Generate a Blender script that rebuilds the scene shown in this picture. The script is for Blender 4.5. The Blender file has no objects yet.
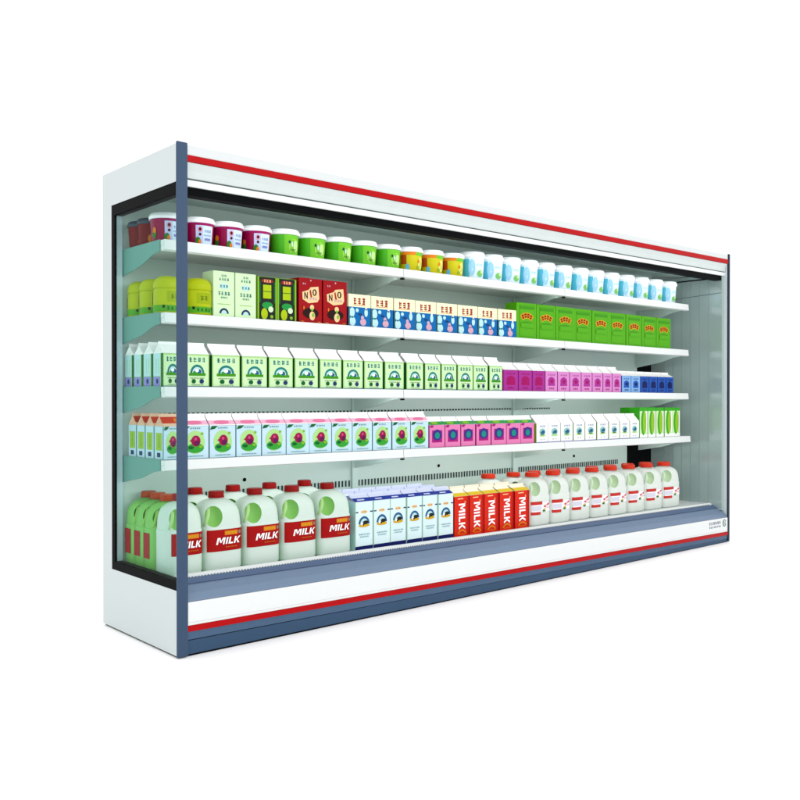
import bpy, bmesh, math, random
from mathutils import Vector, Matrix
PI = math.pi
C = bpy.context.scene
col = C.collection
L, D = 4.215, 0.697

# ------------------------------------------------------------------ materials
MATS = {}
def srgb(r, g, b):
    f = lambda c: (c/12.92 if c <= .04045 else ((c+.055)/1.055)**2.4)
    return tuple(f(v/255) for v in (r, g, b))
def mat(name, rgb, rough=.45, metal=0, coat=0, var=.04, scale=12, spec=.22, bump=0):
    if name in MATS: return MATS[name]
    m = bpy.data.materials.new(name); m.use_nodes = True
    nt = m.node_tree; b = nt.nodes['Principled BSDF']
    sat = (max(rgb)-min(rgb))/max(rgb); k = (1-.30*sat)*(.98 if name == 'white_floor' else .84); spec *= (1-.6*sat)
    c = tuple(k*v**(1+.12*sat) for v in srgb(*rgb))
    tc = nt.nodes.new('ShaderNodeTexCoord')
    nz = nt.nodes.new('ShaderNodeTexNoise'); nz.inputs['Scale'].default_value = scale; nz.inputs['Detail'].default_value = 4
    nt.links.new(tc.outputs['Object'], nz.inputs['Vector'])
    mx = nt.nodes.new('ShaderNodeMix'); mx.data_type = 'RGBA'
    mx.inputs[6].default_value = (*[min(1, v*(1-var)) for v in c], 1)
    mx.inputs[7].default_value = (*[min(1, v*(1+var)) for v in c], 1)
    nt.links.new(nz.outputs[0], mx.inputs[0]); nt.links.new(mx.outputs[2], b.inputs['Base Color'])
    b.inputs['Roughness'].default_value = rough; b.inputs['Metallic'].default_value = metal
    b.inputs['Specular IOR Level'].default_value = spec
    b.inputs['Coat Weight'].default_value = coat*.35; b.inputs['Coat Roughness'].default_value = .12
    if bump:
        bp = nt.nodes.new('ShaderNodeBump'); bp.inputs['Strength'].default_value = bump; bp.inputs['Distance'].default_value = .002
        n2 = nt.nodes.new('ShaderNodeTexNoise'); n2.inputs['Scale'].default_value = 40
        nt.links.new(tc.outputs['Object'], n2.inputs['Vector'])
        nt.links.new(n2.outputs[0], bp.inputs['Height']); nt.links.new(bp.outputs[0], b.inputs['Normal'])
    MATS[name] = m
    return m
def plastic(name, rgb, trans, tw=.35, rough=.35):
    """slightly translucent blown plastic"""
    m = mat(name, rgb, rough, coat=.15)
    nt = m.node_tree; b = nt.nodes['Principled BSDF']; out = nt.nodes['Material Output']
    t = nt.nodes.new('ShaderNodeBsdfTranslucent'); t.inputs['Color'].default_value = (*srgb(*trans), 1)
    s = nt.nodes.new('ShaderNodeMixShader'); s.inputs[0].default_value = tw
    nt.links.new(b.outputs[0], s.inputs[1]); nt.links.new(t.outputs[0], s.inputs[2]); nt.links.new(s.outputs[0], out.inputs['Surface'])
    return m
def glass(name, tint):
    m = bpy.data.materials.new(name); m.use_nodes = True; nt = m.node_tree
    nt.nodes.remove(nt.nodes['Principled BSDF']); out = nt.nodes['Material Output']
    t = nt.nodes.new('ShaderNodeBsdfTransparent'); t.inputs[0].default_value = (*tint, 1)
    g = nt.nodes.new('ShaderNodeBsdfGlossy'); g.inputs['Roughness'].default_value = .03
    lw = nt.nodes.new('ShaderNodeLayerWeight'); lw.inputs[0].default_value = .12
    s = nt.nodes.new('ShaderNodeMixShader')
    pw = nt.nodes.new('ShaderNodeMath'); pw.operation = 'POWER'; pw.inputs[1].default_value = 4
    ad = nt.nodes.new('ShaderNodeMath'); ad.operation = 'MULTIPLY_ADD'; ad.inputs[1].default_value = .10; ad.inputs[2].default_value = .0015
    lw.inputs[0].default_value = .5
    nt.links.new(lw.outputs['Facing'], pw.inputs[0]); nt.links.new(pw.outputs[0], ad.inputs[0]); nt.links.new(ad.outputs[0], s.inputs[0]); nt.links.new(t.outputs[0], s.inputs[1]); nt.links.new(g.outputs[0], s.inputs[2])
    nt.links.new(s.outputs[0], out.inputs['Surface'])
    return m

# ------------------------------------------------------------------ mesh builder
class MB:
    def __init__(s): s.v = []; s.f = []; s.m = []; s.mats = []; s.sm = []
    def mi(s, m):
        if m not in s.mats: s.mats.append(m)
        return s.mats.index(m)
    def add(s, vs, fs, m, smooth=False):
        o = len(s.v); s.v += [tuple(v) for v in vs]; k = s.mi(m)
        for f in fs: s.f.append([i+o for i in f]); s.m.append(k); s.sm.append(smooth)
    def box(s, x0, x1, y0, y1, z0, z1, m, dz0=0, dz1=0):
        """dz0/dz1: how much bottom/top is lower at x1"""
        vs = [(x0,y0,z0),(x1,y0,z0-dz0),(x1,y1,z0-dz0),(x0,y1,z0),(x0,y0,z1),(x1,y0,z1-dz1),(x1,y1,z1-dz1),(x0,y1,z1)]
        s.add(vs, [(0,3,2,1),(4,5,6,7),(0,1,5,4),(1,2,6,5),(2,3,7,6),(3,0,4,7)], m)
    def extrude_x(s, prof, x0, x1, m, prof1=None):
        """closed profile of (y,z), counter-clockwise seen from -x"""
        n = len(prof); p1 = prof1 or prof
        vs = [(x0,y,z) for y,z in prof]+[(x1,y,z) for y,z in p1]
        fs = [tuple(range(n)), tuple(range(2*n-1, n-1, -1))]+[(i, i+n, (i+1)%n+n, (i+1)%n) for i in range(n)]
        s.add(vs, fs, m)
    def rings(s, rings, m, cap0=True, cap1=True, smooth=True):
        n = len(rings[0]); vs = [p for r in rings for p in r]; fs = []
        for k in range(len(rings)-1):
            for i in range(n):
                j = (i+1)%n; fs.append((k*n+i, k*n+j, (k+1)*n+j, (k+1)*n+i))
        s.add(vs, fs, m, smooth)
        o = len(vs); b = len(s.v)-o
        if cap0: s.f.append([b+i for i in range(n-1,-1,-1)]); s.m.append(s.mi(m)); s.sm.append(False)
        if cap1: s.f.append([b+o-n+i for i in range(n)]); s.m.append(s.mi(m)); s.sm.append(False)
    def mesh(s, name):
        me = bpy.data.meshes.new(name); me.from_pydata(s.v, [], s.f)
        for m in s.mats: me.materials.append(m)
        for i, p in enumerate(me.polygons): p.material_index = s.m[i]; p.use_smooth = s.sm[i]
        bm = bmesh.new(); bm.from_mesh(me); bmesh.ops.recalc_face_normals(bm, faces=bm.faces) if not getattr(s, 'keep', False) else None
        bm.to_mesh(me); bm.free(); me.update()
        return me
    def build(s, name, parent=None, bevel=0):
        o = bpy.data.objects.new(name, s.mesh(name)); col.objects.link(o); o.parent = parent
        if bevel:
            b = o.modifiers.new('Bevel', 'BEVEL'); b.width = bevel; b.segments = 2; b.limit_method = 'ANGLE'; b.angle_limit = math.radians(40)
        return o

def tag(o, label, cat, group=None):
    o['label'] = label; o['category'] = cat
    if group: o['group'] = group
def empty(name, loc=(0,0,0)):
    e = bpy.data.objects.new(name, None); e.empty_display_size = .05; e.location = loc; col.objects.link(e); return e
def circ(rx, ry, z, n=28, cx=0, cy=0, p=2.0, ph=0):
    out = []
    for i in range(n):
        a = 2*PI*i/n+ph; c, s_ = math.cos(a), math.sin(a)
        out.append((cx+rx*math.copysign(abs(c)**(2/p), c), cy+ry*math.copysign(abs(s_)**(2/p), s_), z))
    return out

# ---- text to flat triangles, centred on 0 and scaled to a given height
TXT = {}
def text2d(s, bold=.0):
    if (s, bold) in TXT: return TXT[(s, bold)]
    cu = bpy.data.curves.new('lettering', 'FONT'); cu.body = s; cu.size = 1; cu.offset = bold; cu.resolution_u = 3
    o = bpy.data.objects.new('lettering', cu); col.objects.link(o)
    dg = bpy.context.evaluated_depsgraph_get(); me = o.evaluated_get(dg).to_mesh()
    vs = [(v.co.x, v.co.y) for v in me.vertices]; fs = [tuple(p.vertices) for p in me.polygons]
    bpy.data.objects.remove(o); bpy.data.curves.remove(cu)
    x0, x1 = min(v[0] for v in vs), max(v[0] for v in vs); y0, y1 = min(v[1] for v in vs), max(v[1] for v in vs)
    vs = [((x-(x0+x1)/2)/(x1-x0), (y-(y0+y1)/2)/(y1-y0)) for x, y in vs]
    TXT[(s, bold)] = (vs, fs); return vs, fs

# ---- flat printed artwork: layers of coloured shapes laid on a surface given by fn(u, v, off)
class Art:
    def __init__(s, mb, fn): s.mb = mb; s.fn = fn; s.k = 1
    def step(s): s.k += 1
    def poly(s, pts, m):
        s.mb.add([s.fn(u, v, .0006*s.k) for u, v in pts], [tuple(range(len(pts)))], m)
    def rect(s, u0, u1, v0, v1, m, nu=6, nv=1):
        vs = []; fs = []
        for j in range(nv+1):
            for i in range(nu+1): vs.append(s.fn(u0+(u1-u0)*i/nu, v0+(v1-v0)*j/nv, .0006*s.k))
        for j in range(nv):
            for i in range(nu): a = j*(nu+1)+i; fs.append((a, a+1, a+nu+2, a+nu+1))
        s.mb.add(vs, fs, m)
    def ell(s, u, v, ru, rv, m, a0=0, a1=360, n=20):
        pts = [(u+ru*math.cos(math.radians(a0+(a1-a0)*i/n)), v+rv*math.sin(math.radians(a0+(a1-a0)*i/n))) for i in range(n+(0 if a1-a0 >= 360 else 1))]
        s.poly(pts, m)
    def arc(s, u, v, r0, r1, m, a0=0, a1=180, n=16, kv=1):
        vs = []; fs = []
        for i in range(n+1):
            a = math.radians(a0+(a1-a0)*i/n)
            for r in (r0, r1): vs.append(s.fn(u+r*math.cos(a), v+kv*r*math.sin(a), .0006*s.k))
            if i < n: fs.append((2*i, 2*i+1, 2*i+3, 2*i+2))
        s.mb.add(vs, fs, m)
    def text(s, t, u, v, w, h, m, rot=0, bold=0, shear=0):
        vs, fs = text2d(t, bold); out = []
        for x, y in vs:
            x, y = x*w+shear*y*h, y*h
            if rot: x, y = (y, -x) if rot == -90 else (-y, x)
            out.append(s.fn(u+x, v+y, .0006*s.k))
        s.mb.add(out, fs, m)
    def glyphs(s, u, v, w, h, n, m, seed=1):
        """a run of small dense characters too small to read"""
        R = random.Random(seed); gw = w/n
        for i in range(n):
            c = u-w/2+gw*(i+.5); g = gw*.38
            for q in range(3): zz = v-h/2+h*(q+.5)/3+R.uniform(-.06, .06)*h; s.rect(c-g*R.uniform(.6, 1), c+g*R.uniform(.6, 1), zz-h*.08, zz+h*.08, m, 1)
            s.k += .15
            for q in range(R.choice((1, 2))): xx = c+R.uniform(-.7, .7)*g; s.rect(xx-g*.2, xx+g*.2, v-h*.48, v+h*.48, m, 1)
            s.k -= .15

def milk(A, u0, v0, W, H, m, rot=0, shear=0):
    """heavy block lettering MILK built from strokes"""
    def q(pts):
        out = []
        for x, y in pts:
            x, y = (x-.5)*W+shear*(y-.5)*H, (y-.5)*H
            if rot: x, y = y, -x
            out.append((u0+x, v0+y))
        A.poly(out, m); A.k += .12
    t = .07
    for a in (0, .27): q([(a,0),(a+t,0),(a+t,1),(a,1)])
    q([(t-.02,1),(t+.045,1),(.195,.25),(.145,.25)]); q([(.34-t+.02,1),(.34-t-.045,1),(.145,.25),(.195,.25)])
    q([(.39,0),(.39+t,0),(.39+t,1),(.39,1)])
    q([(.51,0),(.51+t,0),(.51+t,1),(.51,1)]); q([(.51,0),(.70,0),(.70,.22),(.51,.22)])
    q([(.74,0),(.74+t,0),(.74+t,1),(.74,1)]); q([(.80,.42),(.91,1),(1.0,1),(.86,.40)]); q([(.80,.62),(.86,.62),(1.0,0),(.91,0)])

# ------------------------------------------------------------------ colours
white = mat('white_enamel', (230,233,233), .35, var=.01)
panel = mat('side_panel_shade_enamel', (212,221,222), .4, var=.015, scale=3)  # greyer than the front enamel: weaker side light put into the colour
blue = mat('blue_grey_trim', (66,88,116), .4)
blue_lt = mat('blue_grey_bumper', (120,140,166), .35)
blue_dk = mat('blue_grey_kick', (62,90,120), .4)
redm = mat('red_stripe', (212,8,22), .4)
black = mat('black_frame', (8,10,12), .6, spec=.06)
dark = mat('dark_slot', (50,66,66), .7)
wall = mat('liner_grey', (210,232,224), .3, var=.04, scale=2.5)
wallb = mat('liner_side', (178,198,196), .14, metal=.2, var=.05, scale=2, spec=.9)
brk = mat('bracket_green_grey', (112,168,158), .5)
shelfm = mat('shelf_white', (232,238,236), .35, var=.015)
railm = mat('price_rail_white', (226,231,230), .3, var=.01)
grey = mat('grey_joint', (96,108,112), .5)
gl = glass('tinted_glass', (.92,.98,.97))

# ------------------------------------------------------------------ the refrigerated case
fr = empty('display_fridge')
tag(fr, 'long open white and blue-grey refrigerated display case with red stripes, filled with dairy products', 'display fridge')
X0, X1 = .045, 4.1955
def zz(a, b, x): return a+(b-a)*x/L
def part(name, fn, parent=fr, bevel=0):
    m = MB(); fn(m); return m.build(name, parent, bevel)
# left end panel with window
def f(m):
    m.box(.002, .043, .0055, D, 1.852, 2.0, panel)
    m.box(.002, .043, .0055, D, .008, .262, panel)
    m.box(.002, .043, .606, D, .262, 1.852, panel)
ep = part('end_panel', f)
def f(m):
    m.box(.004, .041, .0055, .606, 1.806, 1.852, black)
    m.box(.004, .041, .0055, .606, .262, .298, black)
    m.box(.004, .013, .576, .606, .298, 1.806, black)
part('window_frame', f, ep)
part('window_jamb', lambda m: m.box(.0135, .041, .580, .605, .298, 1.806, mat('pale_blue_jamb', (196,216,224), .3)), ep)
part('window_glass', lambda m: m.box(.007, .012, .0055, .576, .298, 1.806, gl), ep)
part('corner_post', lambda m: m.box(-.001, .0445, -.006, .0045, .004, 2.006, blue), bevel=.002)
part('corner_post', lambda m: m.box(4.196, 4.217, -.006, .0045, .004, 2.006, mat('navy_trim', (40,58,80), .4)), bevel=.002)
def f(m):
    m.box(4.1965, 4.214, .0055, D, .004, 2.0, panel)
er = part('end_panel', f)
def f(m):
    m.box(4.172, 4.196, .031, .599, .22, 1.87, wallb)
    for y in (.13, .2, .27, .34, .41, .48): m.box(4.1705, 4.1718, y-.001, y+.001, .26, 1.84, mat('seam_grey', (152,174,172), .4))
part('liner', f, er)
part('liner_line', lambda m: m.extrude_x([(.035,1.737),(.42,1.717),(.42,1.7195),(.035,1.7395)], 4.169, 4.1705, grey), er)  # thin slanted grey line near the top of the liner
part('liner_trim', lambda m: m.box(4.166, 4.1698, .09, .598, 1.838, 1.846, black), er)
# back wall
def f(m):
    m.box(X0, X1, .6, D-.002, .006, 1.998, wall)
bw = part('back_wall', f)
def f(m):
    x = .3
    while x < 3.75:
        z = zz(.537, .533, x); m.box(x, x+.008, .5955, .5985, z, z+.032, dark); x += .0225
part('air_slots', f, bw)
def f(m):
    x = .1
    while x < 3.0: m.box(x, x+.012, .5955, .5985, .933, .942, dark); x += .024
part('air_slots', f, bw)
for x in (.67, 1.36, 1.98, 2.64, 3.25): part('screw_hole', lambda m: m.rings([circ(.009, .009, q, 12) for q in (0, .003)], black), bw)
for o in [o for o in bw.children if o.name.startswith('screw_hole')]:
    o.rotation_euler = (PI/2, 0, 0)
for o, x in zip(sorted([o for o in bw.children if o.name.startswith('screw_hole')], key=lambda o: o.name), (.67, 1.36, 1.98, 2.64, 3.25)): o.location = (x, .5985, .612)
part('return_air_duct', lambda m: m.box(3.87, 4.165, .592, .5985, .34, .72, black), bw)
part('return_air_duct', lambda m: m.box(3.995, 4.165, .592, .5985, .76, 1.30, black), bw)
for x in (1.35, 2.64): part('shelf_upright', lambda m: m.box(x-.02, x+.02, .585, .5985, .33, 1.84, wall), bw)
# base
def f(m):
    a = [(.03, .008), (.6, .008), (.6, .285), (.11, .285)]
    b = [(.03, .008), (.6, .008), (.6, .262), (.11, .262)]
    m.extrude_x(a, X0, X1, shelfm, [(y, z) for y, z in b])
part('deck', f)
def f(m):   # perforated front lip of the deck
    x1 = 4.14; m.extrude_x([(.098,.27),(.112,.27),(.112,.303),(.098,.303)], X0, x1, railm, [(.098,.24),(.112,.24),(.112,.269),(.098,.269)])
    x = X0+.012
    while x < x1-.02:
        z = zz(.301, .267, x)-.015; m.box(x, x+.006, .0955, .0979, z-.005, z+.005, grey); x += .0145
part('deck_lip', f)
def f(m):
    pl = [(.0, .219), (.0,.213),(.03,.213),(.097,.24),(.097,.283), (.062,.268), (.022,.243)]
    pr = [(y, z-.041) for y, z in pl]
    pr[3] = (.097,.2); pr[4] = (.097,.247); pr[5] = (.062,.230)
    m.extrude_x(pl, X0, X1, blue_lt, pr)
part('bumper', f, bevel=.003)
def f(m):
    m.extrude_x([(.063,.27),(.0965,.2845),(.0965,.288),(.060,.2725)], X0, X1, mat('bumper_blue', (92,114,148), .4), [(.063,.232),(.0965,.2485),(.0965,.252),(.060,.2345)])
part('bumper_strip', f)
part('panel_joint', lambda m: m.box(X0, X1, -.0026, .0, .132, .1335, mat('pale_joint', (200,206,208), .5), .048, .048))
part('front_panel', lambda m: m.box(X0, X1, -.002, .029, .121, .2125, white, .048, .041), bevel=.002)
part('red_stripe', lambda m: m.box(X0, X1, -.004, .029, .098, .1205, redm, .049, .048))
kp = part('kick_plate', lambda m: m.box(X0, X1, .0, .029, .066, .0975, mat('kick_upper', (80,106,136), .4), .0415, .049))
part('kick_plate', lambda m: m.box(X0, X1, .003, .029, .008, .062, blue_dk, .004, .0375))
part('base_rail', lambda m: m.box(.01, L-.01, .008, D-.01, 0, .0075, black))
# maker's badge on the front panel
def f(m):
    A = Art(m, lambda u, v, o: (4.055+u, -.002-o, .135+v))
    gb = mat('badge_blue', (70,100,130), .5); gg = mat('badge_green', (120,150,140), .5)
    A.glyphs(-.03, .012, .16, .02, 6, gb, 4); A.glyphs(-.03, -.014, .16, .014, 8, gb, 9)
    A.arc(.095, .002, .018, .026, gg, 20, 340, kv=1.0); A.ell(.088, .004, .006, .016, gg); A.ell(.105, -.002, .005, .014, gg)
part('maker_badge', f)
# canopy
def f(m):
    a = [(0,1.9365),(.001,1.936),(.05,1.936),(.2,1.95),(D-.003,1.95),(D-.003,2.0),(0,2.0)]
    m.box(X0, X1, 0, .06, 1.9605, 2.0, mat('canopy_top_white', (214,219,220), .35, var=.01), -.0065, 0)
    m.box(X0, X1, .06, D-.003, 1.955, 2.0, white)
    m.extrude_x([(.002,1.934),(.06,1.934),(.06,1.876),(.022,1.876),(.016,1.905)], X0, X1, mat('canopy_profile_shade', (208,218,217), .35), [(.002,1.937),(.06,1.937),(.06,1.884),(.022,1.884),(.016,1.911)])  # profile colour greyed to stand in for shading below the red stripe
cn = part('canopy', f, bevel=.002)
part('red_stripe', lambda m: m.box(X0, X1, -.003, .06, 1.9352, 1.9597, redm, -.003, -.007), cn)
part('canopy_rail', lambda m: m.extrude_x([(.016,1.868),(.06,1.868),(.06,1.845),(.024,1.845)], X0, X1, shelfm, [(.016,1.877),(.06,1.877),(.06,1.856),(.024,1.856)]), cn)
part('canopy_groove', lambda m: m.box(X0, X1, .03, .058, 1.868, 1.877, grey, -.008, -.008), cn)
part('air_curtain_grille', lambda m: m.box(X0, X1, .035, .085, 1.812, 1.8445, black, -.012, -.0105), cn)
def f(m):
    m.extrude_x([(.086,1.852),(.599,1.905),(.599,1.915),(.086,1.862)], X0, X1, wall)
part('ceiling_liner', f, cn)

# shelves
S = [(1.659,1.658),(1.362,1.339),(1.059,1.036),(.757,.737)]
seams = [.047, 1.35, 2.64, 4.02]
YF = .2
for k, (a, b) in enumerate(S):
    for j in range(3):
        x0, x1 = seams[j]+.0015, seams[j+1]-.0015
        if k == 3 and j == 2: x1 = 4.045
        z0, z1 = zz(a, b, x0), zz(a, b, x1)
        lb = None
        sh = part('shelf', lambda m: m.extrude_x([(YF+.006, z0-.001), (YF+.006,z0-.022), (.592,z0-.022), (.592,z0-.001)], x0, x1, shelfm,
                  [(YF+.006, z1-.001), (YF+.006,z1-.022), (.592,z1-.022), (.592,z1-.001)]))
        def f(m):
            p = lambda z: [(YF-.002, z), (YF-.006, z-.041), (YF+.012, z-.046), (YF+.030, z-.043), (YF+.030,z-.0225), (YF+.0055, z-.0225), (YF+.0055, z)]
            m.extrude_x(p(z0), x0, x1, railm, p(z1))
        part('price_rail', f, sh, .0015)
        for bx, bz in ((x0+.001, z0), (x1-(.045 if j == 2 else .005), z1)):
            def f(m):
                p = [(YF+.034, bz-.0225), (YF+.034, bz-.045), (YF+.09, bz-.052), (YF+.2, bz-.085), (.58, bz-.115), (.592, bz-.115), (.592, bz-.0225)]
                if j == 0 and bx < .1:
                    p = [(YF+.0315, bz+.002), (YF+.0315, bz-.045)]+p[2:-1]+[(.592, bz+.002)]
                    m.extrude_x(p, bx-.005, bx-.0012, brk)
                else: m.extrude_x(p, bx, bx+.004, brk if j == 0 and bx < .1 else wall)
            part('bracket', f, sh)
        if j:
            part('shelf_clip', lambda m: m.box(x0-.012, x0+.006, YF-.002, YF+.012, z0-.054, z0-.0465, black), sh)

# ------------------------------------------------------------------ products
ORD = 'first second third fourth fifth sixth seventh eighth ninth tenth eleventh twelfth thirteenth fourteenth fifteenth sixteenth seventeenth'.split()
def copy_thing(o):
    c = o.copy(); col.objects.link(c)
    for ch in list(o.children):
        d = ch.copy(); col.objects.link(d); d.parent = c
        for g in list(ch.children):
            e = g.copy(); col.objects.link(e); e.parent = d
    return c
class Kind:
    def __init__(s, root, cat, group): s.root = root; s.used = False; s.cat = cat; s.group = group
    def put(s, x, y, z, label, sx=1, sz=1, rz=0):
        o = s.root if not s.used else copy_thing(s.root); s.used = True
        o.location = (x, y, z); o.scale = (sx, 1, sz); o.rotation_euler = (0, 0, rz)
        tag(o, label, s.cat, s.group); return o
RJ = random.Random(7)
def front(y, cx=0): return lambda u, v, o: (u+cx, y-o, v)

# --- lidded tubs
def tub(name, w, h, body, lid, artfn, bname='tub'):
    r = empty(name); m = MB(); R = w/2; bh = h*.83
    prof = [(.0,.80),(.03,.83),(.5,.885),(.97,.93),(1,.93)]
    m.rings([circ(R*q, R*q, bh*t, 36) for t, q in prof], body); m.build(bname, r)
    m = MB()
    prof = [(.79,.955),(.80,1.0),(.90,1.0),(.915,.97),(.985,.93),(1.0,.88),(1.0,.80),(.97,.78),(.97,.3)]
    m.rings([circ(R*q, R*q, h*t, 36) for t, q in prof], lid); m.build('lid', r)
    def surf(u, v, o):   # u = metres round the tub from its front, v = height
        rr = R*(.83+(.93-.83)*v/bh)+.0004; a = -PI/2+u/R
        return ((rr+o)*math.cos(a), (rr+o)*math.sin(a), v)
    m = MB(); A = Art(m, surf); artfn(A, w, bh); m.build('label', r)
    return r
OFF = -.045     # the art is turned a little towards the aisle's left
c_plum = mat('plum_plastic', (170,14,84), .3, coat=.3); c_mag = mat('magenta_band', (176,20,110), .35)
c_lav = mat('lavender_print', (190,200,240), .4); c_pale = mat('pale_blue_print', (205,228,246), .4)
lidw = mat('lid_white', (246,248,252), .3); c_dred = mat('deep_red_print', (92,8,20), .4)
c_blush = mat('blush_ring_print', (220,150,170), .4); g_leaf = mat('leaf_green_print', (50,140,40), .4); g_or = mat('orange_print', (244,146,36), .4)
def art_plum(A, w, h):
    A.rect(-.09, .10, h*.86, h*.97, c_mag, 14); A.step()
    A.rect(-.03, .06, h*.04, h*.84, c_lav, 10); A.step(); A.rect(.004, .058, h*.05, h*.82, c_pale, 6); A.step()
    A.ell(-.010, h*.66, .010, .012, c_blush); A.step(); A.ell(-.010, h*.67, .006, .007, c_dred); A.ell(-.010, h*.45, .006, .006, c_dred)
    A.ell(-.020, h*.18, .012, .015, g_leaf); A.step(); A.ell(-.012, h*.13, .007, .010, g_or)
    A.glyphs(.028, h*.6, .036, .012, 4, mat('lilac_print', (130,140,200), .4), 3); A.glyphs(.028, h*.42, .04, .008, 6, mat('lilac_print', (130,140,200), .4), 6); A.rect(.012, .044, h*.2, h*.3, mat('lilac_print', (130,140,200), .4), 3); A.ell(-.083, h*.3, .012, .02, g_leaf); A.step(); A.ell(-.08, h*.45, .01, .012, g_or)
def art_green(A, w, h):
    A.rect(-.03, .075, h*.02, h*.93, mat('lime_wash_print', (122,206,50), .4), 12); A.step()
    A.ell(.028, h*.42, .034, h*.36, mat('lime_print', (160,220,80), .4)); A.step()
    A.ell(.036, h*.45, .016, h*.26, mat('pale_lime_print', (196,236,150), .4)); A.step()
    A.ell(-.002, h*.62, .006, .007, mat('dark_green_print', (20,90,60), .4)); A.ell(.012, h*.52, .004, .012, c_pale)
    A.glyphs(.02, h*.28, .04, .010, 3, g_leaf, 5)
def art_yellow(A, w, h):
    A.rect(-.09, -.01, h*.80, h*.97, g_or, 8); A.rect(-.1, -.065, h*.35, h*.8, mat('rust_print', (200,90,30), .4), 5)
    A.rect(-.01, .08, h*.78, h*.93, mat('lime_wash_print', (122,206,50), .4), 8); A.step()
    A.ell(.03, h*.42, .024, h*.3, mat('lemon_pale_print', (226,232,120), .4)); A.step(); A.ell(.012, h*.5, .008, .010, g_or)
    A.ell(-.06, h*.2, .012, .018, mat('sky_print', (110,190,230), .4)); A.ell(.008, h*.2, .012, .008, mat('olive_soft_print', (170,190,40), .4))
def art_sky(A, w, h):
    A.rect(-.1, -.058, h*.03, h*.88, mat('aqua_print', (90,200,225), .4), 6); A.step()
    A.ell(-.042, h*.5, .022, h*.36, mat('sky_print2', (160,212,244), .4)); A.step()
    A.ell(.016, h*.24, .024, .018, mat('soft_green_print', (128,200,110), .4)); A.step(); A.ell(.026, h*.32, .012, .010, mat('pale_lime_print', (196,236,150), .4))
    A.glyphs(.01, h*.62, .05, .012, 3, mat('sky_print2', (160,212,244), .4), 8)
G1 = 'lidded yogurt cups on the top shelf'
K_plum = Kind(tub('yogurt_cup', .148, .118, c_plum, lidw, art_plum), 'yogurt cup', G1)
K_green = Kind(tub('yogurt_cup', .15, .122, mat('green_plastic', (84,190,40), .3, coat=.3), lidw, art_green), 'yogurt cup', G1)
K_yel = Kind(tub('yogurt_cup', .146, .126, mat('yellow_plastic', (226,218,20), .3, coat=.3), lidw, art_yellow), 'yogurt cup', G1)
K_sky = Kind(tub('yogurt_cup', .158, .150, mat('milky_blue_plastic', (216,238,250), .3, coat=.3), lidw, art_sky), 'yogurt cup', G1)
K_dark = Kind(tub('yogurt_cup', .13, .118, mat('dark_red_plastic', (140,4,8), .4), mat('slate_lid', (60,80,96), .4), lambda A, w, h: A.ell(-.03, h*.3, .02, .02, g_or)), 'yogurt cup', G1)
def S1z(x): return zz(*S[0], x)+.0005
cups = [('magenta and lavender', K_plum, [.107,.252,.394,.540]), ('bright green', K_green, [.692,.846,1.003,1.161,1.318]),
        ('yellow', K_yel, [1.472,1.625,1.778]), ('pale blue', K_sky, [1.934,2.086,2.238,2.390,2.547,2.712,2.875,3.036,3.200,3.368,3.536,3.706,3.876])]
for cname, K, xs in cups:
    for i, x in enumerate(xs):
        K.put(x, .292, S1z(x), f'{ORD[i]} {cname} yogurt cup from the left in the top shelf front row', rz=RJ.uniform(-.12, .12)-.15)
    for i, x in enumerate(xs):
        if K is K_plum and i == 0: continue
        K.put(x+.004, .452, S1z(x), f'{cname} yogurt cup directly behind the {ORD[i]} {cname} cup, top shelf', rz=RJ.uniform(-.3, .3)-.1)
K_dark.put(.112, .437, S1z(0), 'dark red cup with slate lid seen through side glass, nearer the front')
K_dark.put(.112, .53, S1z(0), 'rearmost dark red cup with slate lid seen through side glass')

# --- boxes
def box_carton(name, w, d, h, body, artfn, sideart=None, top=None, bname='carton'):
    r = empty(name); m = MB()
    m.box(-w/2, w/2, -d/2, d/2, 0, h, body)
    if top: m.box(-w/2+.0006, w/2-.0006, -d/2+.0006, d/2-.0006, h+.0001, h+.002, top)
    m.build(bname, r, .0018)
    m = MB(); A = Art(m, front(-d/2)); artfn(A, w, h)
    if sideart: B = Art(m, lambda u, v, o: (-w/2-o, -u, v)); sideart(B, d, h)
    m.build('printed_label', r)
    return r
def gable(name, w, d, he, ht, body, roof, artfn, sideart=None, roofart=None, bname='carton'):
    """gable-top carton, ridge running left to right"""
    r = empty(name); m = MB()
    m.box(-w/2, w/2, -d/2, d/2, 0, he, body)
    m.build(bname, r, .0015)
    m = MB(); rd = ht-.011; i = .28*d
    vs = [(-w/2,-d/2,he+.0002),(w/2,-d/2,he+.0002),(w/2,d/2,he+.0002),(-w/2,d/2,he+.0002),(-w/2,-.002,rd),(w/2,-.002,rd),(w/2,.002,rd),(-w/2,.002,rd),
          (-w/2+i,0,he+(rd-he)*.55),(w/2-i,0,he+(rd-he)*.55)]
    m.add(vs, [(0,1,5,4),(2,3,7,6),(0,4,8),(3,8,7),(0,8,3),(1,9,5),(2,6,9),(1,2,9),(4,5,6,7),(0,3,2,1),(4,7,8),(5,9,6)], roof)
    m.box(-w/2, w/2, -.0022, .0022, rd, ht, roof)
    if roofart:
        nrm = Vector((0, -(rd-he), d/2)).normalized()
        def fn(u, v, o):
            t = v; return (u, -d/2+(d/2-.002)*t+nrm.y*o, he+(rd-he)*t+nrm.z*o)
        roofart(Art(m, fn), w)
    m.build('gable_top', r)
    m = MB(); A = Art(m, front(-d/2)); artfn(A, w, he)
    if sideart: B = Art(m, lambda u, v, o: (-w/2-o, -u, v)); sideart(B, d, he)
    m.build('printed_label', r)
    return r
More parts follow.
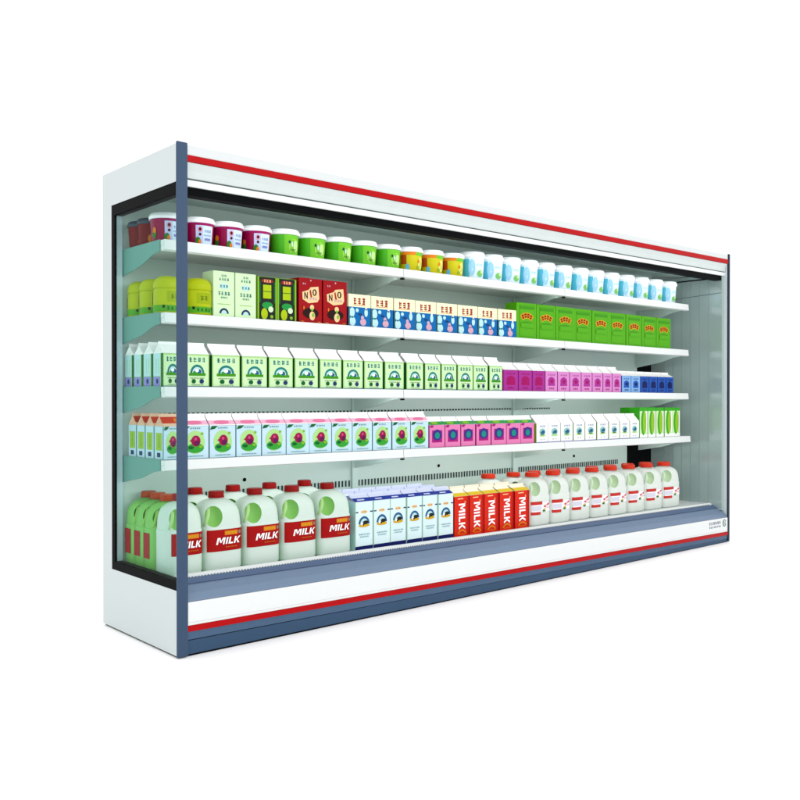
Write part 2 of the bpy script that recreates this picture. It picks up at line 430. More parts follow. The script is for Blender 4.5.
# shelf 2
p_mint = mat('mint_card', (214,242,196), .5); p_lime = mat('lime_card', (150,205,50), .5); p_navy = mat('navy_print', (34,66,120), .5)
p_teal = mat('teal_print', (60,140,130), .5); p_blk = mat('black_card', (18,26,18), .4); p_ylw = mat('yellow_print', (240,210,40), .45)
p_cream = mat('cream_card', (246,246,206), .5); p_red = mat('crimson_card', (186,6,24), .35, coat=.2); p_skin = mat('cream_print', (246,214,160), .5)
p_dk = mat('dark_brown_print', (50,16,12), .5); p_azure = mat('azure_print', (10,130,205), .45); p_icy = mat('icy_print', (190,232,236), .5)
p_blush = mat('blush_print', (215,170,190), .5); p_rust = mat('brick_red_print', (190,50,30), .5); p_grn = mat('grass_card', (104,196,30), .45)
p_mid = mat('mid_green_print', (78,170,24), .45); p_gold = mat('gold_print', (238,190,40), .45); p_white = mat('white_card', (244,247,246), .45)
p_lbl = mat('pale_lilac_card', (208,216,246), .5); p_dg = mat('deep_green_card', (10,120,60), .45); p_lg = mat('light_green_card', (180,228,146), .5)
def art_mint(A, w, h):
    A.glyphs(0, h*.90, w*.3, .010, 2, p_teal, 1); A.glyphs(0, h*.82, w*.5, .012, 4, p_teal, 2)
    A.ell(0, h*.67, w*.22, .012, p_icy); A.step(); A.glyphs(0, h*.67, w*.4, .012, 3, p_teal, 3)
    A.glyphs(0, h*.51, w*.6, .016, 4, p_teal, 4); A.glyphs(0, h*.42, w*.35, .008, 4, p_teal, 5); A.rect(-w*.3, w*.3, h*.27, h*.28, p_lime)
    A.arc(0, h*.07, w*.14, w*.22, p_navy, 0, 180); A.ell(0, h*.07, w*.13, w*.11, p_icy, 0, 180)
def art_black(A, w, h):
    A.rect(-w*.5, -w*.42, 0, h, p_lime, 1); A.rect(w*.42, w*.5, 0, h, p_lime, 1); A.rect(-w*.42, -w*.34, h*.4, h*.9, p_dg, 1); A.rect(w*.34, w*.42, h*.4, h*.9, p_dg, 1)
    A.ell(0, h*.91, w*.3, h*.045, p_rust); A.step(); A.glyphs(0, h*.91, w*.4, .012, 3, p_skin, 4)
    A.rect(-w*.22, w*.2, h*.5, h*.82, mat('acid_print', (198,226,20), .4), 1); A.step(); A.rect(-w*.22, w*.2, h*.655, h*.67, p_dg, 1)
    A.ell(0, h*.34, w*.28, h*.08, mat('emerald_print', (40,170,80), .4)); A.step(); A.ell(w*.17, h*.25, w*.13, h*.07, p_mint)
    A.ell(-w*.16, h*.14, w*.17, h*.13, mat('acid_print', (198,226,20), .4)); A.ell(w*.22, h*.08, w*.08, h*.04, p_lime)
def art_red(A, w, h):
    A.poly([(-w*.36,h*.68),(-w*.08,h*.74),(w*.0,h*.80),(w*.34,h*.83),(w*.38,h*.56),(w*.3,h*.48),(-w*.08,h*.44),(-w*.34,h*.52)], p_skin); A.step()
    A.text('N', -w*.2, h*.61, w*.15, h*.15, p_dk, bold=.03); A.ell(w*.17, h*.69, w*.09, h*.075, p_dk); A.step(); A.ell(w*.16, h*.69, w*.035, h*.05, p_skin)
    A.poly([(w*-.05,h*.72),(w*.0,h*.75),(w*.06,h*.58),(w*.0,h*.56)], p_rust); A.glyphs(w*.12, h*.55, w*.36, .012, 3, p_blush, 2)
    A.glyphs(-w*.28, h*.87, w*.16, .009, 2, p_blush, 7); A.ell(0, h*.95, w*.03, w*.03, p_blush)
    A.ell(-.0, h*.22, w*.34, h*.12, p_dk); A.step()
    A.ell(w*.05, h*.35, w*.09, h*.06, p_skin); A.ell(w*.06, h*.16, w*.12, h*.10, p_skin); A.step(); A.ell(w*.05, h*.30, w*.05, h*.03, p_lime); A.ell(w*.1, h*.18, w*.05, h*.05, p_lime)
    A.ell(-w*.3, h*.33, w*.03, h*.04, g_or); A.ell(-w*.36, h*.02, w*.08, h*.02, g_or, 0, 180); A.ell(w*.36, h*.02, w*.08, h*.02, g_or, 0, 180)
def art_blue(A, w, h):
    A.rect(-w/2, w/2, 0, h*.60, p_azure, 1); A.step()
    A.glyphs(-w*.02, h*.79, w*.58, h*.22, 3, p_rust, 3); A.step(); A.rect(-w*.3, w*.25, h*.655, h*.67, g_or, 1)
    A.ell(-w*.36, h*.43, w*.12, h*.15, p_icy); A.ell(-w*.34, h*.15, w*.14, h*.14, p_icy); A.ell(-w*.13, h*.5, w*.07, h*.06, p_icy)
    A.ell(w*.28, h*.44, w*.08, h*.13, p_icy); A.ell(w*.28, h*.56, w*.045, h*.05, p_white); A.rect(-w*.5, -w*.46, 0, h*.6, p_teal, 1)
    A.step(); A.ell(w*.14, h*.14, w*.14, h*.11, p_blush); A.ell(w*.11, h*.28, w*.07, h*.06, p_blush); A.ell(w*.0, h*.38, w*.09, h*.03, p_navy); A.ell(-w*.35, h*.28, w*.06, h*.03, p_teal)
def art_grass(A, w, h):
    A.rect(-w*.36, w*.4, h*.05, h*.93, p_mid, 1); A.step(); A.rect(-w*.345, w*.385, h*.06, h*.92, p_grn, 1); A.step()
    A.rect(-w*.35, w*.38, h*.82, h*.9, p_mid, 1); A.step()
    A.arc(0, h*.26, h*.30, h*.47, p_gold, 52, 128); A.step()
    bd_ = mat('brick_print_dark', (170,30,10), .5)
    for i in range(4):
        A.arc(0, h*.26, h*.325, h*.445, bd_, 57+17.5*i, 57+17.5*i+13, 3)
    A.step()
    for i in range(4):
        a = math.radians(63.5+17.5*i); A.rect(h*.385*math.cos(a)-w*.03, h*.385*math.cos(a)+w*.025, h*.26+h*.385*math.sin(a)-h*.012, h*.26+h*.385*math.sin(a)+h*.008, p_gold, 1)
    A.ell(.0, h*.42, w*.3, h*.05, mat('mid_green_print', (78,170,24), .45)); A.step(); A.rect(-w*.3, w*.34, h*.3, h*.43, p_grn, 1)
G2 = 'drink cartons on the second shelf'
def side_lime(B, d, h): B.rect(-d*.5, d*.5, 0, h, p_lime, 1)
K_mint = Kind(box_carton('drink_carton', .104, .09, .195, p_mint, art_mint), 'carton', G2)
K_blk = Kind(box_carton('drink_carton', .101, .09, .190, p_blk, art_black, side_lime, p_lime), 'carton', G2)
K_red = Kind(box_carton('drink_carton', .138, .085, .207, p_red, art_red), 'carton', G2)
K_blu = Kind(box_carton('drink_carton', .146, .09, .155, p_cream, art_blue, lambda B, d, h: B.rect(-d*.5, d*.5, 0, h*.6, p_navy, 1)), 'carton', G2)
K_grs = Kind(box_carton('drink_carton', .172, .09, .205, p_grn, art_grass), 'carton', G2)
def S2z(x): return zz(*S[1], x)+.0005
def row(K, edges_or_centres, zf, y, fmt, w=None):
    for i, (x, sx) in enumerate(edges_or_centres):
        K.put(x, y+RJ.uniform(0, .006), zf(x), fmt.format(ORD[i]), sx=sx, rz=RJ.uniform(-.025, .025))
def cells(edges, w, gap=.006): return [((a+b)/2, (b-a-gap)/w) for a, b in zip(edges, edges[1:])]
YC = .262
row(K_mint, [(.335,1),(.444,1)], S2z, YC, '{} tall pale mint carton from the left on the second shelf')
row(K_blk, [(.558,1),(.662,1)], S2z, YC, '{} black and lime green carton from the left on the second shelf')
row(K_red, [(.795,.96),(.938,1.03)], S2z, YC, '{} crimson carton from the left on the second shelf')
row(K_blu, cells([1.013,1.156,1.303,1.452,1.602,1.756,1.914,2.074,2.231], .146), S2z, YC, '{} cream and blue carton from the left on the second shelf')
row(K_grs, cells([2.234,2.408,2.583,2.758,2.938,3.118,3.301,3.481,3.658,3.832], .172), S2z, YC, '{} tall grass green carton from the left on the second shelf')
# yellow jars
def jar():
    r = empty('jar'); m = MB(); R = .06
    yj = mat('yellow_green_plastic', (206,222,16), .3, coat=.3); bnd = mat('jar_base_green', (100,190,40), .35)
    m.rings([circ(R*q, R*q, z, 32) for z, q in ((0,.93),(.006,1),(.09,1),(.104,.97),(.107,.93))], yj); m.build('jar_body', r)
    m = MB(); m.rings([circ(R*q, R*q, z, 32) for z, q in ((.1045,.99),(.108,1.02),(.128,1.0),(.143,.9),(.155,.66),(.159,.3))], yj); m.build('lid', r)
    m = MB(); A = Art(m, lambda u, v, o: ((R+o)*math.cos(-PI/2+u/R), (R+o)*math.sin(-PI/2+u/R), v))
    A.rect(-.185, .18, .008, .034, bnd, 40); A.step(); A.glyphs(0, .021, .07, .014, 4, p_dg, 4); A.rect(-.05,-.04,.022,.034,p_blk,1); A.rect(.042,.05,.022,.034,p_blk,1)
    A.rect(-.03, .032, .048, .092, mat('jar_print', (180,205,20), .4), 6); A.step(); A.glyphs(0, .07, .035, .02, 2, mat('olive_print', (120,140,20), .4), 6)
    A.rect(-.19,-.12,.04,.09, mat('jar_print', (180,205,20), .4), 6)
    m.build('label', r); return r
K_jar = Kind(jar(), 'jar', 'yellow jars at the left of the second shelf')
K_jar.put(.234, .266, S2z(.2), 'yellow-green jar right of the blue corner post, beside mint cartons')
K_jar.put(.11, .29, S2z(.1), 'yellow-green jar behind side glass, nearest the front of three')
K_jar.put(.11, .42, S2z(.1), 'yellow-green jar behind side glass, middle one of three')
K_jar.put(.11, .535, S2z(.1), 'yellow-green jar behind side glass, rearmost of three')

# shelf 3 gable cartons
p_bl = mat('blue_print', (40,110,160), .5); p_lav = mat('lavender_block', (150,150,220), .5)
def art_gg(A, w, h):
    A.rect(-w*.46, w*.46, h*.03, h*.95, mat('inner_pale_card', (208,242,188), .5), 1); A.step()
    A.glyphs(0, h*.83, w*.72, h*.15, 4, mat('deep_teal_print', (40,144,140), .5), 7)
    A.arc(0, h*.42, w*.21, w*.29, mat('deep_teal_print', (40,144,140), .5), 0, 180); A.ell(-w*.03, h*.43, w*.2, w*.19, p_icy, 0, 180); A.step()
    A.ell(w*.08, h*.47, w*.09, h*.07, p_bl); A.ell(-w*.1, h*.44, w*.08, h*.05, mat('emerald_print', (40,170,80), .4)); A.step()
    A.rect(-w*.34, w*.34, h*.34, h*.42, mat('mid_green_print', (78,170,24), .45), 1)
    A.ell(-w*.15, h*.17, w*.085, h*.07, p_dg); A.ell(w*.18, h*.17, w*.09, h*.075, p_navy)
    A.rect(-w*.5, w*.5, 0, h*.02, p_bl, 1); A.glyphs(0, h*.265, w*.6, h*.03, 9, p_dg, 21); A.glyphs(0, h*.06, w*.5, h*.03, 8, p_teal, 22); A.ell(-w*.02, h*.5, w*.08, h*.05, p_white)
def side_gg(B, d, h):
    B.rect(d*.28, d*.5, 0, h, p_dg, 1); B.rect(-d*.5, d*.22, h*.32, h, p_icy, 1); B.rect(-d*.5, d*.22, 0, h*.3, p_lav, 1); B.step()
    B.ell(-d*.1, h*.16, d*.12, h*.08, p_navy); B.rect(-d*.25, -d*.2, h*.4, h*.85, p_lg, 1); B.rect(0, d*.05, h*.4, h*.85, p_lg, 1)
def purp(A, w, h, deep, pale, dk):
    A.rect(-w*.44, w*.44, h*.05, h*.9, pale, 1); A.step(); A.glyphs(0, h*.82, w*.6, h*.09, 4, deep, 2)
    A.ell(0, h*.52, w*.3, h*.2, deep); A.rect(-w*.3, w*.3, h*.28, h*.42, deep, 1); A.step(); A.ell(w*.02, h*.5, w*.14, h*.1, dk); A.glyphs(0, h*.15, w*.5, h*.10, 3, dk, 5)
c_p = mat('violet_card', (186,56,166), .45); c_pp = mat('pink_violet_card', (226,146,212), .5); c_pd = mat('deep_magenta_print', (190,10,120), .45)
c_b = mat('royal_card', (40,100,196), .45); c_bp = mat('powder_blue_card', (136,184,236), .5); c_bd = mat('deep_blue_print', (10,36,110), .45)
roofw = mat('gable_white_card', (248,250,248), .4)
G3 = 'gable-top cartons on the third shelf'
def edge_side(m1): return lambda B, d, h: B.rect(-d*.5, d*.5, 0, h, m1, 1)
K_gg = Kind(gable('milk_carton', .125, .088, .137, .187, p_lg, roofw, art_gg, side_gg), 'milk carton', G3)
K_p = Kind(gable('milk_carton', .11, .088, .119, .163, c_pp, roofw, lambda A, w, h: purp(A, w, h, c_p, c_pp, c_pd), edge_side(c_p)), 'milk carton', G3)
K_pd = Kind(gable('milk_carton', .11, .088, .119, .163, c_p, roofw, lambda A, w, h: purp(A, w, h, c_pd, c_p, c_pd), edge_side(c_p)), 'milk carton', G3)
K_b = Kind(gable('milk_carton', .10, .088, .108, .140, c_bp, roofw, lambda A, w, h: purp(A, w, h, c_b, c_bp, c_bd), edge_side(c_b)), 'milk carton', G3)
K_bd = Kind(gable('milk_carton', .10, .088, .108, .140, c_b, roofw, lambda A, w, h: purp(A, w, h, c_bd, c_b, c_bd), edge_side(c_bd)), 'milk carton', G3)
def S3z(x): return zz(*S[2], x)+.0005
ge = [(.054,.140),(.152,.266),(.280,.414),(.426,.554),(.565,.694),(.706,.835),(.847,.974),(.983,1.106),(1.116,1.234),(1.247,1.373),(1.387,1.505),(1.519,1.632),(1.641,1.751),(1.760,1.875),(1.883,1.994),(2.006,2.109)]
row(K_gg, [((a+b)/2, (b-a)/.125) for a, b in ge], S3z, YC, '{} green milk carton from the left, third shelf front row')
for i, y in enumerate((.354,.446,.538)):
    K_gg.put(.097, y, S3z(0), f'green milk carton seen through side glass, {ORD[i]} one behind the leftmost', sx=.69)
pe = [2.117,2.245,2.367,2.484,2.598,2.714,2.828,2.939,3.050,3.149,3.247]
for i, (x, sx) in enumerate(cells(pe, .11)):
    (K_pd if i < 3 else K_p).put(x, YC, S3z(x), f'{ORD[i]} {"deep" if i < 3 else "pale"} violet milk carton from the left, counting all violet ones', sx=sx)
be = [3.252,3.356,3.461,3.564,3.665,3.766,3.862]
for i, (x, sx) in enumerate(cells(be, .10, .004)):
    (K_b if i < 2 else K_bd).put(x, YC, S3z(x), f'{ORD[i]} {"pale" if i < 2 else "royal"} blue milk carton from the left, counting all blue ones', sx=sx)

# shelf 4
p_pb = mat('pale_blue_card', (196,226,240), .5); p_pink = mat('pink_card', (238,136,192), .45); p_rose = mat('rose_print', (240,130,172), .45); p_orr = mat('orange_red_card', (230,70,30), .45)
def art_berry(A, w, h):
    A.ell(0, h*.5, w*.36, h*.36, p_lg); A.step(); A.ell(0, h*.32, w*.32, h*.15, mat('mid_green2_print', (60,176,60), .45)); A.step()
    A.ell(w*.02, h*.54, w*.17, h*.17, mat('berry_print', (180,20,90), .45)); A.step(); A.ell(w*.06, h*.47, w*.1, h*.08, mat('berry_dark_print', (120,20,100), .45)); A.poly([(-w*.22,h*.54),(-w*.08,h*.64),(-w*.08,h*.5)], mat('berry_print', (180,20,90), .45))
    A.poly([(-w*.5,h*.88),(-w*.42,h*.99),(-w*.2,h*.99),(-w*.32,h*.9)], p_dg); A.ell(w*.25, h*.76, w*.05, h*.04, p_lime); A.glyphs(0, h*.93, w*.4, h*.05, 5, p_teal, 11); A.glyphs(0, h*.08, w*.6, h*.035, 9, p_teal, 12); A.ell(w*.0, h*.6, w*.05, h*.05, mat('berry_light_print', (220,80,140), .45)); A.ell(-w*.16, h*.34, w*.1, h*.05, p_dg); A.ell(w*.2, h*.36, w*.07, h*.04, p_lime)
def side_berry(B, d, h):
    B.rect(-d*.35, d*.3, h*.27, h*.80, mat('acid2_print', (176,214,70), .45), 1); B.step(); B.rect(-d*.08, d*.05, h*.35, h*.72, p_lime, 1); B.rect(-d*.22, d*.15, h*.07, h*.2, p_navy, 1); B.rect(d*.43, d*.5, 0, h, p_teal, 1)
def roof_pink(R, w): R.rect(-w/2, w/2, .06, .55, mat('soft_pink_print', (246,184,212), .45), 1); R.step(); R.ell(0, .34, w*.3, .2, p_rose); R.rect(-w/2, w/2, .0, .1, p_white, 1)
def roof_or(R, w): R.rect(-w/2, w/2, .3, .95, p_orr, 1); R.step(); R.ell(.3*w, .6, w*.12, .2, g_or)
G4 = 'cartons on the fourth shelf'
K_or = Kind(gable('milk_carton', .122, .08, .137, .188, p_pb, mat('white_orange_top', (240,200,170), .45), art_berry, side_berry, roof_or), 'milk carton', G4)
K_be = Kind(gable('milk_carton', .122, .08, .137, .188, p_pb, roofw, art_berry, side_berry, roof_pink), 'milk carton', G4)
def art_pink(A, w, h):
    A.rect(-w*.33, w*.33, h*.22, h*.76, mat('plum_print', (190,30,140), .45), 1); A.step(); A.ell(0, h*.55, w*.3, h*.25, mat('indigo_print', (70,50,150), .45)); A.step()
    A.ell(0, h*.53, w*.16, h*.15, mat('seagreen_print', (30,160,150), .45)); A.poly([(-w*.5,h*.9),(-w*.4,h),(-w*.22,h),(-w*.3,h*.88)], mat('plum_print', (190,30,140), .45))
def roof_green(R, w): R.rect(-w/2, w/2, .02, .55, mat('emerald_print', (40,170,80), .4), 1); R.step(); R.ell(-.1*w, .3, w*.24, .2, p_lime)
K_pk = Kind(gable('milk_carton', .118, .08, .117, .160, p_pink, roofw, art_pink, edge_side(mat('plum_print', (190,30,140), .45)), roof_green), 'milk carton', G4)
def art_wh(A, w, h):
    A.rect(-w*.47, w*.47, 0, h*.03, p_lav, 1); A.glyphs(0, h*.85, w*.5, h*.1, 4, mat('slate_blue_print', (90,130,180), .5), 2)
    A.ell(0, h*.55, w*.27, h*.19, mat('mist_print', (150,200,200), .5)); A.ell(0, h*.36, w*.28, h*.06, p_lg); A.step(); A.ell(w*.06, h*.54, w*.13, h*.10, p_bl); A.ell(-w*.09, h*.5, w*.07, h*.08, p_teal)
    A.ell(-w*.12, h*.16, w*.04, h*.03, mat('grey_print', (130,150,150), .5)); A.ell(w*.12, h*.16, w*.04, h*.03, mat('grey_print', (130,150,150), .5))
K_wh = Kind(gable('milk_carton', .112, .08, .112, .162, p_white, roofw, art_wh, edge_side(mat('olive_lime_card', (150,190,60), .5))), 'milk carton', G4)
def art_leaf(A, w, h):
    A.rect(-w*.5, w*.5, 0, h*.12, p_white, 1); A.rect(-w*.5, w*.5, h*.9, h, mat('fresh_green_print', (70,190,40), .45), 1); A.step()
    A.ell(-w*.03, h*.5, w*.3, h*.42, mat('fresh_green_print', (70,190,40), .45)); A.step(); A.ell(w*.08, h*.5, w*.22, h*.38, mat('acid3_print', (160,214,50), .45))
    A.rect(w*.32, w*.42, h*.15, h*.88, p_white, 1)
K_lf = Kind(box_carton('drink_carton', .094, .08, .197, mat('fresh_pale_card', (206,240,180), .45), art_leaf, edge_side(mat('fresh_green_print', (70,190,40), .45)), mat('fresh_green_print', (70,190,40), .45)), 'carton', G4)
def S4z(x): return zz(*S[3], x)+.0005
YD = .258
K_or.put(.094, YD, S4z(0), 'berry milk carton with orange-red top behind side glass, front one', sx=.66)
for i, y in enumerate((.341,.424,.507)):
    K_or.put(.094, y, S4z(0), f'berry carton with orange-red top seen through side glass, {ORD[i]} behind the front one', sx=.66)
bc = [.198,.329,.460,.591,.721,.849,.976,1.101,1.226,1.354,1.480]
for i, x in enumerate(bc): K_be.put(x, YD, S4z(x), f'{ORD[i]} pale blue berry carton with pink top, from the left', sx=1.03 if i < 6 else .99, rz=RJ.uniform(-.015,.015))
row(K_pk, cells([1.547,1.664,1.782,1.900,2.021,2.146,2.271,2.394], .118, .007), S4z, YD, '{} pink milk carton from the left on the fourth shelf')
row(K_wh, cells([2.400,2.516,2.634,2.752,2.872,2.991,3.112,3.233,3.348], .112, .007)+[(3.400,.9)], S4z, YD, '{} small white milk carton from the left on the fourth shelf')
lf = [3.458,3.556,3.654,3.752,3.850,3.948]
row(K_lf, cells(lf, .094, .004), S4z, YD, '{} tall leaf green carton from the left, fourth shelf front row')
for i in range(3): K_lf.put(3.53+.1*i, .35, S4z(3.5), f'leaf green carton rising behind the white cartons, {ORD[i]} from the left', sx=1)

# --- milk jugs
def jug(name, w, d, h, body, capm, handm, pocket, labfn, capk=.345):
    r = empty(name); a, b = w/2, d/2; P = 4.2
    levels = [(0,.86,P),(.012,.95,P),(.04,1,P),(.548,1,P),(.556,.992,P),(.562,.968,P),(.60,.968,P),(.66,.968,3.8),(.73,.955,3.4),(.79,.905,3.0),(.835,.81,2.7),(.87,.66,2.35),(.892,.49,2.1),(.905,capk*.9,2),(.93,capk*.87,2)]
    m = MB(); m.rings([circ(a*q, b*q if q > .32 else a*q, h*t, 48, p=pp) for t, q, pp in levels], body)
    o = m.build('jug_body', r)
    # grip pocket cut from the front left corner and from the left side
    bm = bmesh.new(); bmesh.ops.create_uvsphere(bm, u_segments=28, v_segments=18, radius=1)
    for fc in bm.faces: fc.smooth = True
    me = bpy.data.meshes.new('cutter'); bm.to_mesh(me); bm.free(); me.materials.append(pocket)
    ct = bpy.data.objects.new('cutter', me); col.objects.link(ct)
    ct.matrix_world = Matrix.Translation((-a*.56, -b*.86, h*.70)) @ Matrix.Rotation(math.radians(-28), 4, 'Z') @ Matrix.Rotation(math.radians(-10), 4, 'Y') @ Matrix.Diagonal((w*.20, d*.32, h*.135, 1))
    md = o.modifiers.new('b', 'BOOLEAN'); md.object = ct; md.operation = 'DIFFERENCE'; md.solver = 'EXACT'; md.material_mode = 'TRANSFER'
    bpy.context.view_layer.update(); dg = bpy.context.evaluated_depsgraph_get()
    nm = bpy.data.meshes.new_from_object(o.evaluated_get(dg)); nm.name = 'jug_body'; o.modifiers.clear(); o.data = nm
    for p_ in nm.polygons: p_.use_smooth = True
    nm.set_sharp_from_angle(angle=math.radians(38))
    bpy.data.objects.remove(ct)
    # handle: a bowed grip bar across the pocket
    m = MB(); n = 12; rings = []
    for i in range(n+1):
        t = i/n; ang = PI*(t-.5)
        cx = -a*.86+.0*math.cos(ang); cz = h*(.585+.255*t); cx += a*.34*(t**2.2)*.9-a*.02; cy = -b*.62-b*.20*math.sin(PI*t)+b*.3*t**3
        rings.append([(cx+w*.042*math.cos(2*PI*k/10), cy+d*.05*math.sin(2*PI*k/10), cz) for k in range(10)])
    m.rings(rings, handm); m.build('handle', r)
    # cap with ribs and tamper ring
    m = MB(); R = a*capk
    def rib(Rr, z, amp): return [((Rr+(amp if k % 2 else 0))*math.cos(2*PI*k/36), (Rr+(amp if k % 2 else 0))*math.sin(2*PI*k/36), z) for k in range(36)]
    m.rings([rib(R*1.04, h*.915, 0), rib(R*1.08, h*.918, 0), rib(R*1.08, h*.932, 0), rib(R*1.0, h*.934, 0), rib(R, h*.94, .0012), rib(R*.98, h*.988, .0012), rib(R*.9, h*.999, 0), rib(R*.5, h*1.0, 0)], capm, smooth=False)
    m.build('cap', r)
    def surf(u, v, o_):
        uu = max(-a*.9995, min(a*.9995, u)); y = -b*(1-abs(uu/a)**P)**(1/P)
        g = Vector((math.copysign(abs(uu/a)**(P-1)/a, uu), -(abs(y)/b)**(P-1)/b)).normalized()
        return (uu+g.x*(o_+.0012), y+g.y*(o_+.0012), v)
    m = MB(); A = Art(m, surf); labfn(A, w, h); m.build('label', r)
    return r
jw = plastic('milky_plastic', (240,253,249), (160,245,150), .30)
jg = plastic('green_milky_plastic', (164,238,130), (130,240,80), .3)
jh = plastic('handle_shade_plastic', (206,244,170), (150,230,90), .3)  # handle greener than the body, its shade tint put into the colour
jp = mat('pocket_shade_green', (172,232,138), .4)  # green shade inside the grip pocket is put into its colour
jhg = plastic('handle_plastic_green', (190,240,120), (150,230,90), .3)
capr = mat('cap_red', (170,20,16), .35, coat=.2); capr2 = mat('cap_bright_red', (238,66,36), .35, coat=.2); capo = mat('cap_orange', (214,84,16), .35, coat=.2)
labr = mat('label_red', (190,10,12), .4); labw = mat('lettering_white', (250,250,250), .4)
def lab_big(A, w, h):
    A.rect(-w*.44, w*.495, h*.255, h*.53, labr, 34); A.step()
    A.rect(-w*.04, w*.30, h*.455, h*.51, g_or, 8); A.ell(w*.36, h*.482, w*.04, w*.04, mat('grey2_print', (150,120,110), .4)); A.step(); A.glyphs(w*.13, h*.482, w*.28, h*.03, 6, p_ylw, 5)
    A.step(); milk(A, w*.06, h*.385, w*.60, h*.085, labw, shear=.25); A.glyphs(w*.12, h*.305, w*.3, h*.016, 9, g_or, 31)
def lab_side(A, w, h):
    A.rect(-w*.33, w*.495, h*.27, h*.53, labr, 30)
    # this label also wraps on to the left side
    v = [(-w*.5-.0018, d_, z) for z in (h*.16, h*.5) for d_ in (-.02, .035)]
    A.mb.add([v[0], v[1], v[3], v[2]], [(0,1,2,3)], labr)
W5 = .186
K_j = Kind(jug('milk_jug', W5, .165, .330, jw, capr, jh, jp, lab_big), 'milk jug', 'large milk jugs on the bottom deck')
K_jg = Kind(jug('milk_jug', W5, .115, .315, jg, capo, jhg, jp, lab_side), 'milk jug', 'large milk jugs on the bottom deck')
def DZ(x): return zz(.285, .262, x)+.0006
jx = [.108+.004,.300,.493,.690,.891]
for i, x in enumerate(jx):
    K_j.put(x if i else .126, .225, DZ(x), f'{ORD[i]} large white milk jug from the left with red MILK label, front row', sx=.84 if i == 0 else 1.0 if i < 3 else 1.03)
for i, x in enumerate(jx[1:]):
    K_j.put(x, .41, DZ(x), f'large milk jug behind the {ORD[i+1]} front-row large jug, red cap showing', sx=1)
for i, y in enumerate((.352,.442,.532)):
    K_jg.put(.14, y, DZ(0), f'green-tinted milk jug with orange cap seen through side glass, {ORD[i]} behind the front jug')
# small jugs
def lab_small(A, w, h):
    q = mat('label_soft_red', (220,60,50), .4); k = mat('label_pink', (240,170,180), .4)
    A.rect(-w*.42, w*.47, h*.26, h*.44, mat('label_pale', (244,240,244), .4), 24); A.step()
    A.rect(-w*.44, w*.0, h*.40, h*.462, q, 8); A.rect(-w*.44, -w*.08, h*.21, h*.265, q, 8)
    A.rect(-w*.40, -w*.05, h*.29, h*.375, mat('label_grey', (214,214,228), .4), 6)
    for i in range(5): A.ell(w*(.12+.08*i), h*(.36+.018*i), w*.05, h*.018, k if i % 2 else q)
    A.glyphs(w*.28, h*.335, w*.3, h*.03, 4, k, 4); A.step()
    A.ell(w*.08, h*.28, w*.07, h*.022, g_leaf); A.ell(w*.1, h*.305, w*.045, h*.016, p_ylw)
K_s = Kind(jug('milk_jug', .186, .15, .303, plastic('white_plastic', (240,248,242), (215,245,225), .2), capr2, plastic('pale_handle_plastic', (226,244,222), (200,240,200), .25), mat('pocket_shade_pale', (214,236,200), .4), lab_small, .43), 'milk jug', 'small milk jugs on the bottom deck')  # pocket tinted darker than the body to carry the recess shade
se = [2.288,2.476,2.665,2.858,3.052,3.248,3.449,3.655,3.870]
for i, (a, b) in enumerate(zip(se, se[1:])):
    x = (a+b)/2; K_s.put(x, .232, DZ(x), f'{ORD[i]} slimmer white milk jug from the left with bright red cap, front row', sx=(b-a-.001)/.186)
for i, (a, b) in enumerate(zip(se, se[1:])):
    x = (a+b)/2; K_s.put(x+.01, .385, DZ(x), f'slim milk jug standing behind the {ORD[i]} slim jug of the front row', sx=(b-a-.008)/.186, sz=.965)
K_s.put(2.19, .40, DZ(2.19), 'slim milk jug behind the red MILK cartons, mostly its red cap showing', sz=.965)
# tall blue and red cartons
def art_dairy(A, w, h):
    A.rect(-w*.5, w*.5, 0, h*.09, mat('navy_deep_print', (16,30,110), .45), 1)
    A.rect(-w*.5, -w*.32, h*.775, h*.80, p_navy, 1); A.rect(w*.34, w*.5, h*.775, h*.80, p_navy, 1)
    A.ell(0, h*.79, w*.2, h*.035, p_skin); A.step(); A.glyphs(0, h*.79, w*.26, h*.025, 3, p_rust, 3)
    A.arc(0, h*.54, w*.22, w*.31, mat('slate2_print', (50,110,160), .5), 0, 180, kv=1.1); A.ell(0, h*.54, w*.21, w*.22, p_icy, 0, 180); A.ell(0, h*.51, w*.31, h*.035, p_gold)
    A.step(); A.ell(w*.08, h*.57, w*.16, h*.04, p_blk); A.ell(-w*.12, h*.545, w*.08, h*.03, p_white); A.step(); A.ell(-w*.05, h*.53, w*.05, h*.02, p_blk)
    A.glyphs(0, h*.33, w*.62, h*.03, 7, mat('mint_teal_print', (110,170,180), .5), 5); A.glyphs(0, h*.28, w*.5, h*.03, 6, mat('mint_teal_print', (110,170,180), .5), 6)
    A.rect(-w*.5, -w*.475, h*.08, h, p_lg, 1)
def roof_blue(R, w): R.rect(-w*.5, w*.5, .03, .62, mat('royal2_print', (30,66,176), .45), 1); R.step(); R.rect(-w*.3, w*.1, .2, .38, p_lbl, 1)
K_d = Kind(gable('milk_carton', .11, .095, .233, .268, mat('pale_aqua_card', (218,240,244), .45), mat('lilac_top', (214,222,246), .45), art_dairy, edge_side(p_icy), roof_blue), 'milk carton', 'blue and white milk cartons on the bottom deck')
redc = mat('scarlet_card', (246,52,22), .4)
def art_rm(A, w, h):
    A.rect(w*.36, w*.5, 0, h, mat('scarlet_dark_card', (214,26,14), .45), 1); A.rect(-w*.28, w*.1, h*.93, h*.955, p_skin, 1)
    A.step(); milk(A, 0, h*.50, h*.64, w*.44, labw, rot=-90); A.glyphs(w*.22, h*.85, w*.12, h*.06, 1, p_skin, 3)
    A.arc(0, h*-.02, w*.28, w*.36, g_or, 30, 150); A.rect(-w*.2, w*.2, h*.05, h*.065, g_or, 2)
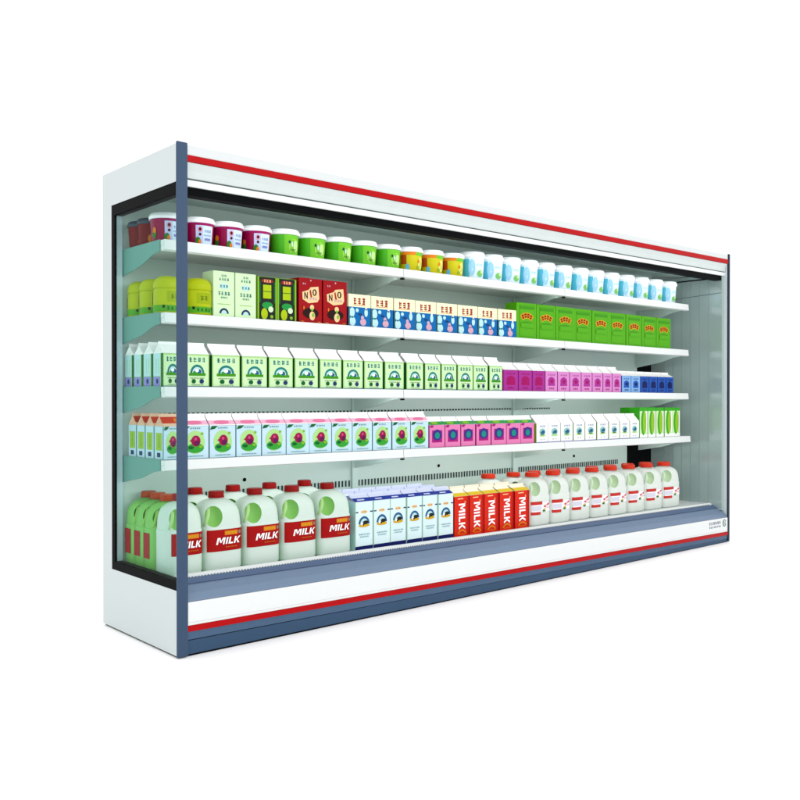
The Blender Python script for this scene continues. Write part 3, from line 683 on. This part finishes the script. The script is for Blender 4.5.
def roof_y(R, w): R.rect(-w*.5, w*.5, .02, .6, mat('sunny_print', (255,222,50), .45), 1)
K_r = Kind(gable('milk_carton', .118, .095, .212, .248, redc, mat('cream_top', (250,244,224), .45), art_rm, edge_side(mat('scarlet_dark_card', (214,26,14), .45)), roof_y), 'milk carton', 'red MILK cartons on the bottom deck')
dc = cells([1.010,1.122,1.233,1.342,1.451,1.559,1.670], .11, .004)
rc = cells([1.675,1.790,1.907,2.027,2.150,2.280], .118, .008)
YE = .21
row(K_d, dc, DZ, YE, '{} blue and white milk carton from the left, bottom deck front row')
row(K_r, rc, DZ, YE, '{} scarlet carton with sideways MILK lettering, counted from the left')
for r_ in (1, 2):
    for i, (x, sx) in enumerate(dc): K_d.put(x, YE+.1*r_, DZ(x), f'blue and white carton in {ORD[r_]} row, behind the {ORD[i]} front one', sx=sx)
for i, (x, sx) in enumerate(rc): K_r.put(x, YE+.11, DZ(x), f'cream-topped carton in second row behind the {ORD[i]} scarlet carton', sx=sx)

# ------------------------------------------------------------------ floor, light, camera
m = MB(); fm = mat('white_floor', (255,255,255), .8, var=.0, spec=.0)
m.box(-60, 60, -60, 60, -.02, -.001, fm); fl = m.build('floor'); fl['kind'] = 'structure'

w = bpy.data.worlds.new('World'); C.world = w; w.use_nodes = True
bg = w.node_tree.nodes['Background']; bg.inputs[0].default_value = (1, 1, 1, 1); bg.inputs[1].default_value = 1.3
def area(name, loc, target, size, power, color=(1,1,1)):
    l = bpy.data.lights.new(name, 'AREA'); l.shape = 'RECTANGLE'; l.size = size[0]; l.size_y = size[1]; l.energy = power; l.color = color
    o = bpy.data.objects.new(name, l); col.objects.link(o); o.location = loc
    o.rotation_euler = (Vector(target)-Vector(loc)).to_track_quat('-Z', 'Y').to_euler()
area('softbox', (1.4,-6.0,3.0), (2.1,.2,.9), (6,2.5), 120)
area('canopy_fill', (2.1,.13,1.808), (2.1,.5,1.55), (3.9,.04), 2.5)  # added fill light without a fitting, brightens ceiling and top shelf
for (za, zb), pw in zip(S, (.7, .9, 2.2, 3.6)):
    zm = (za+zb)/2; area('shelf_fill', (2.04, .245, zm-.05), (2.04, .6, zm-.16), (3.8, .03), pw)  # unseen fill strips added below the shelves to lift the back wall
cam = bpy.data.cameras.new('Camera'); co = bpy.data.objects.new('Camera', cam); col.objects.link(co)
cam.sensor_width = 36; cam.lens = 896.2746/800*36; cam.clip_end = 500
co.location = (-1.6470, -3.1728, 1.0226); co.rotation_euler = (PI/2-.005238, 0, -.722872)
C.camera = co
C.view_settings.view_transform = 'Standard'; C.view_settings.look = 'None'; C.view_settings.exposure = 0; C.view_settings.gamma = 1
C.render.engine = 'CYCLES'
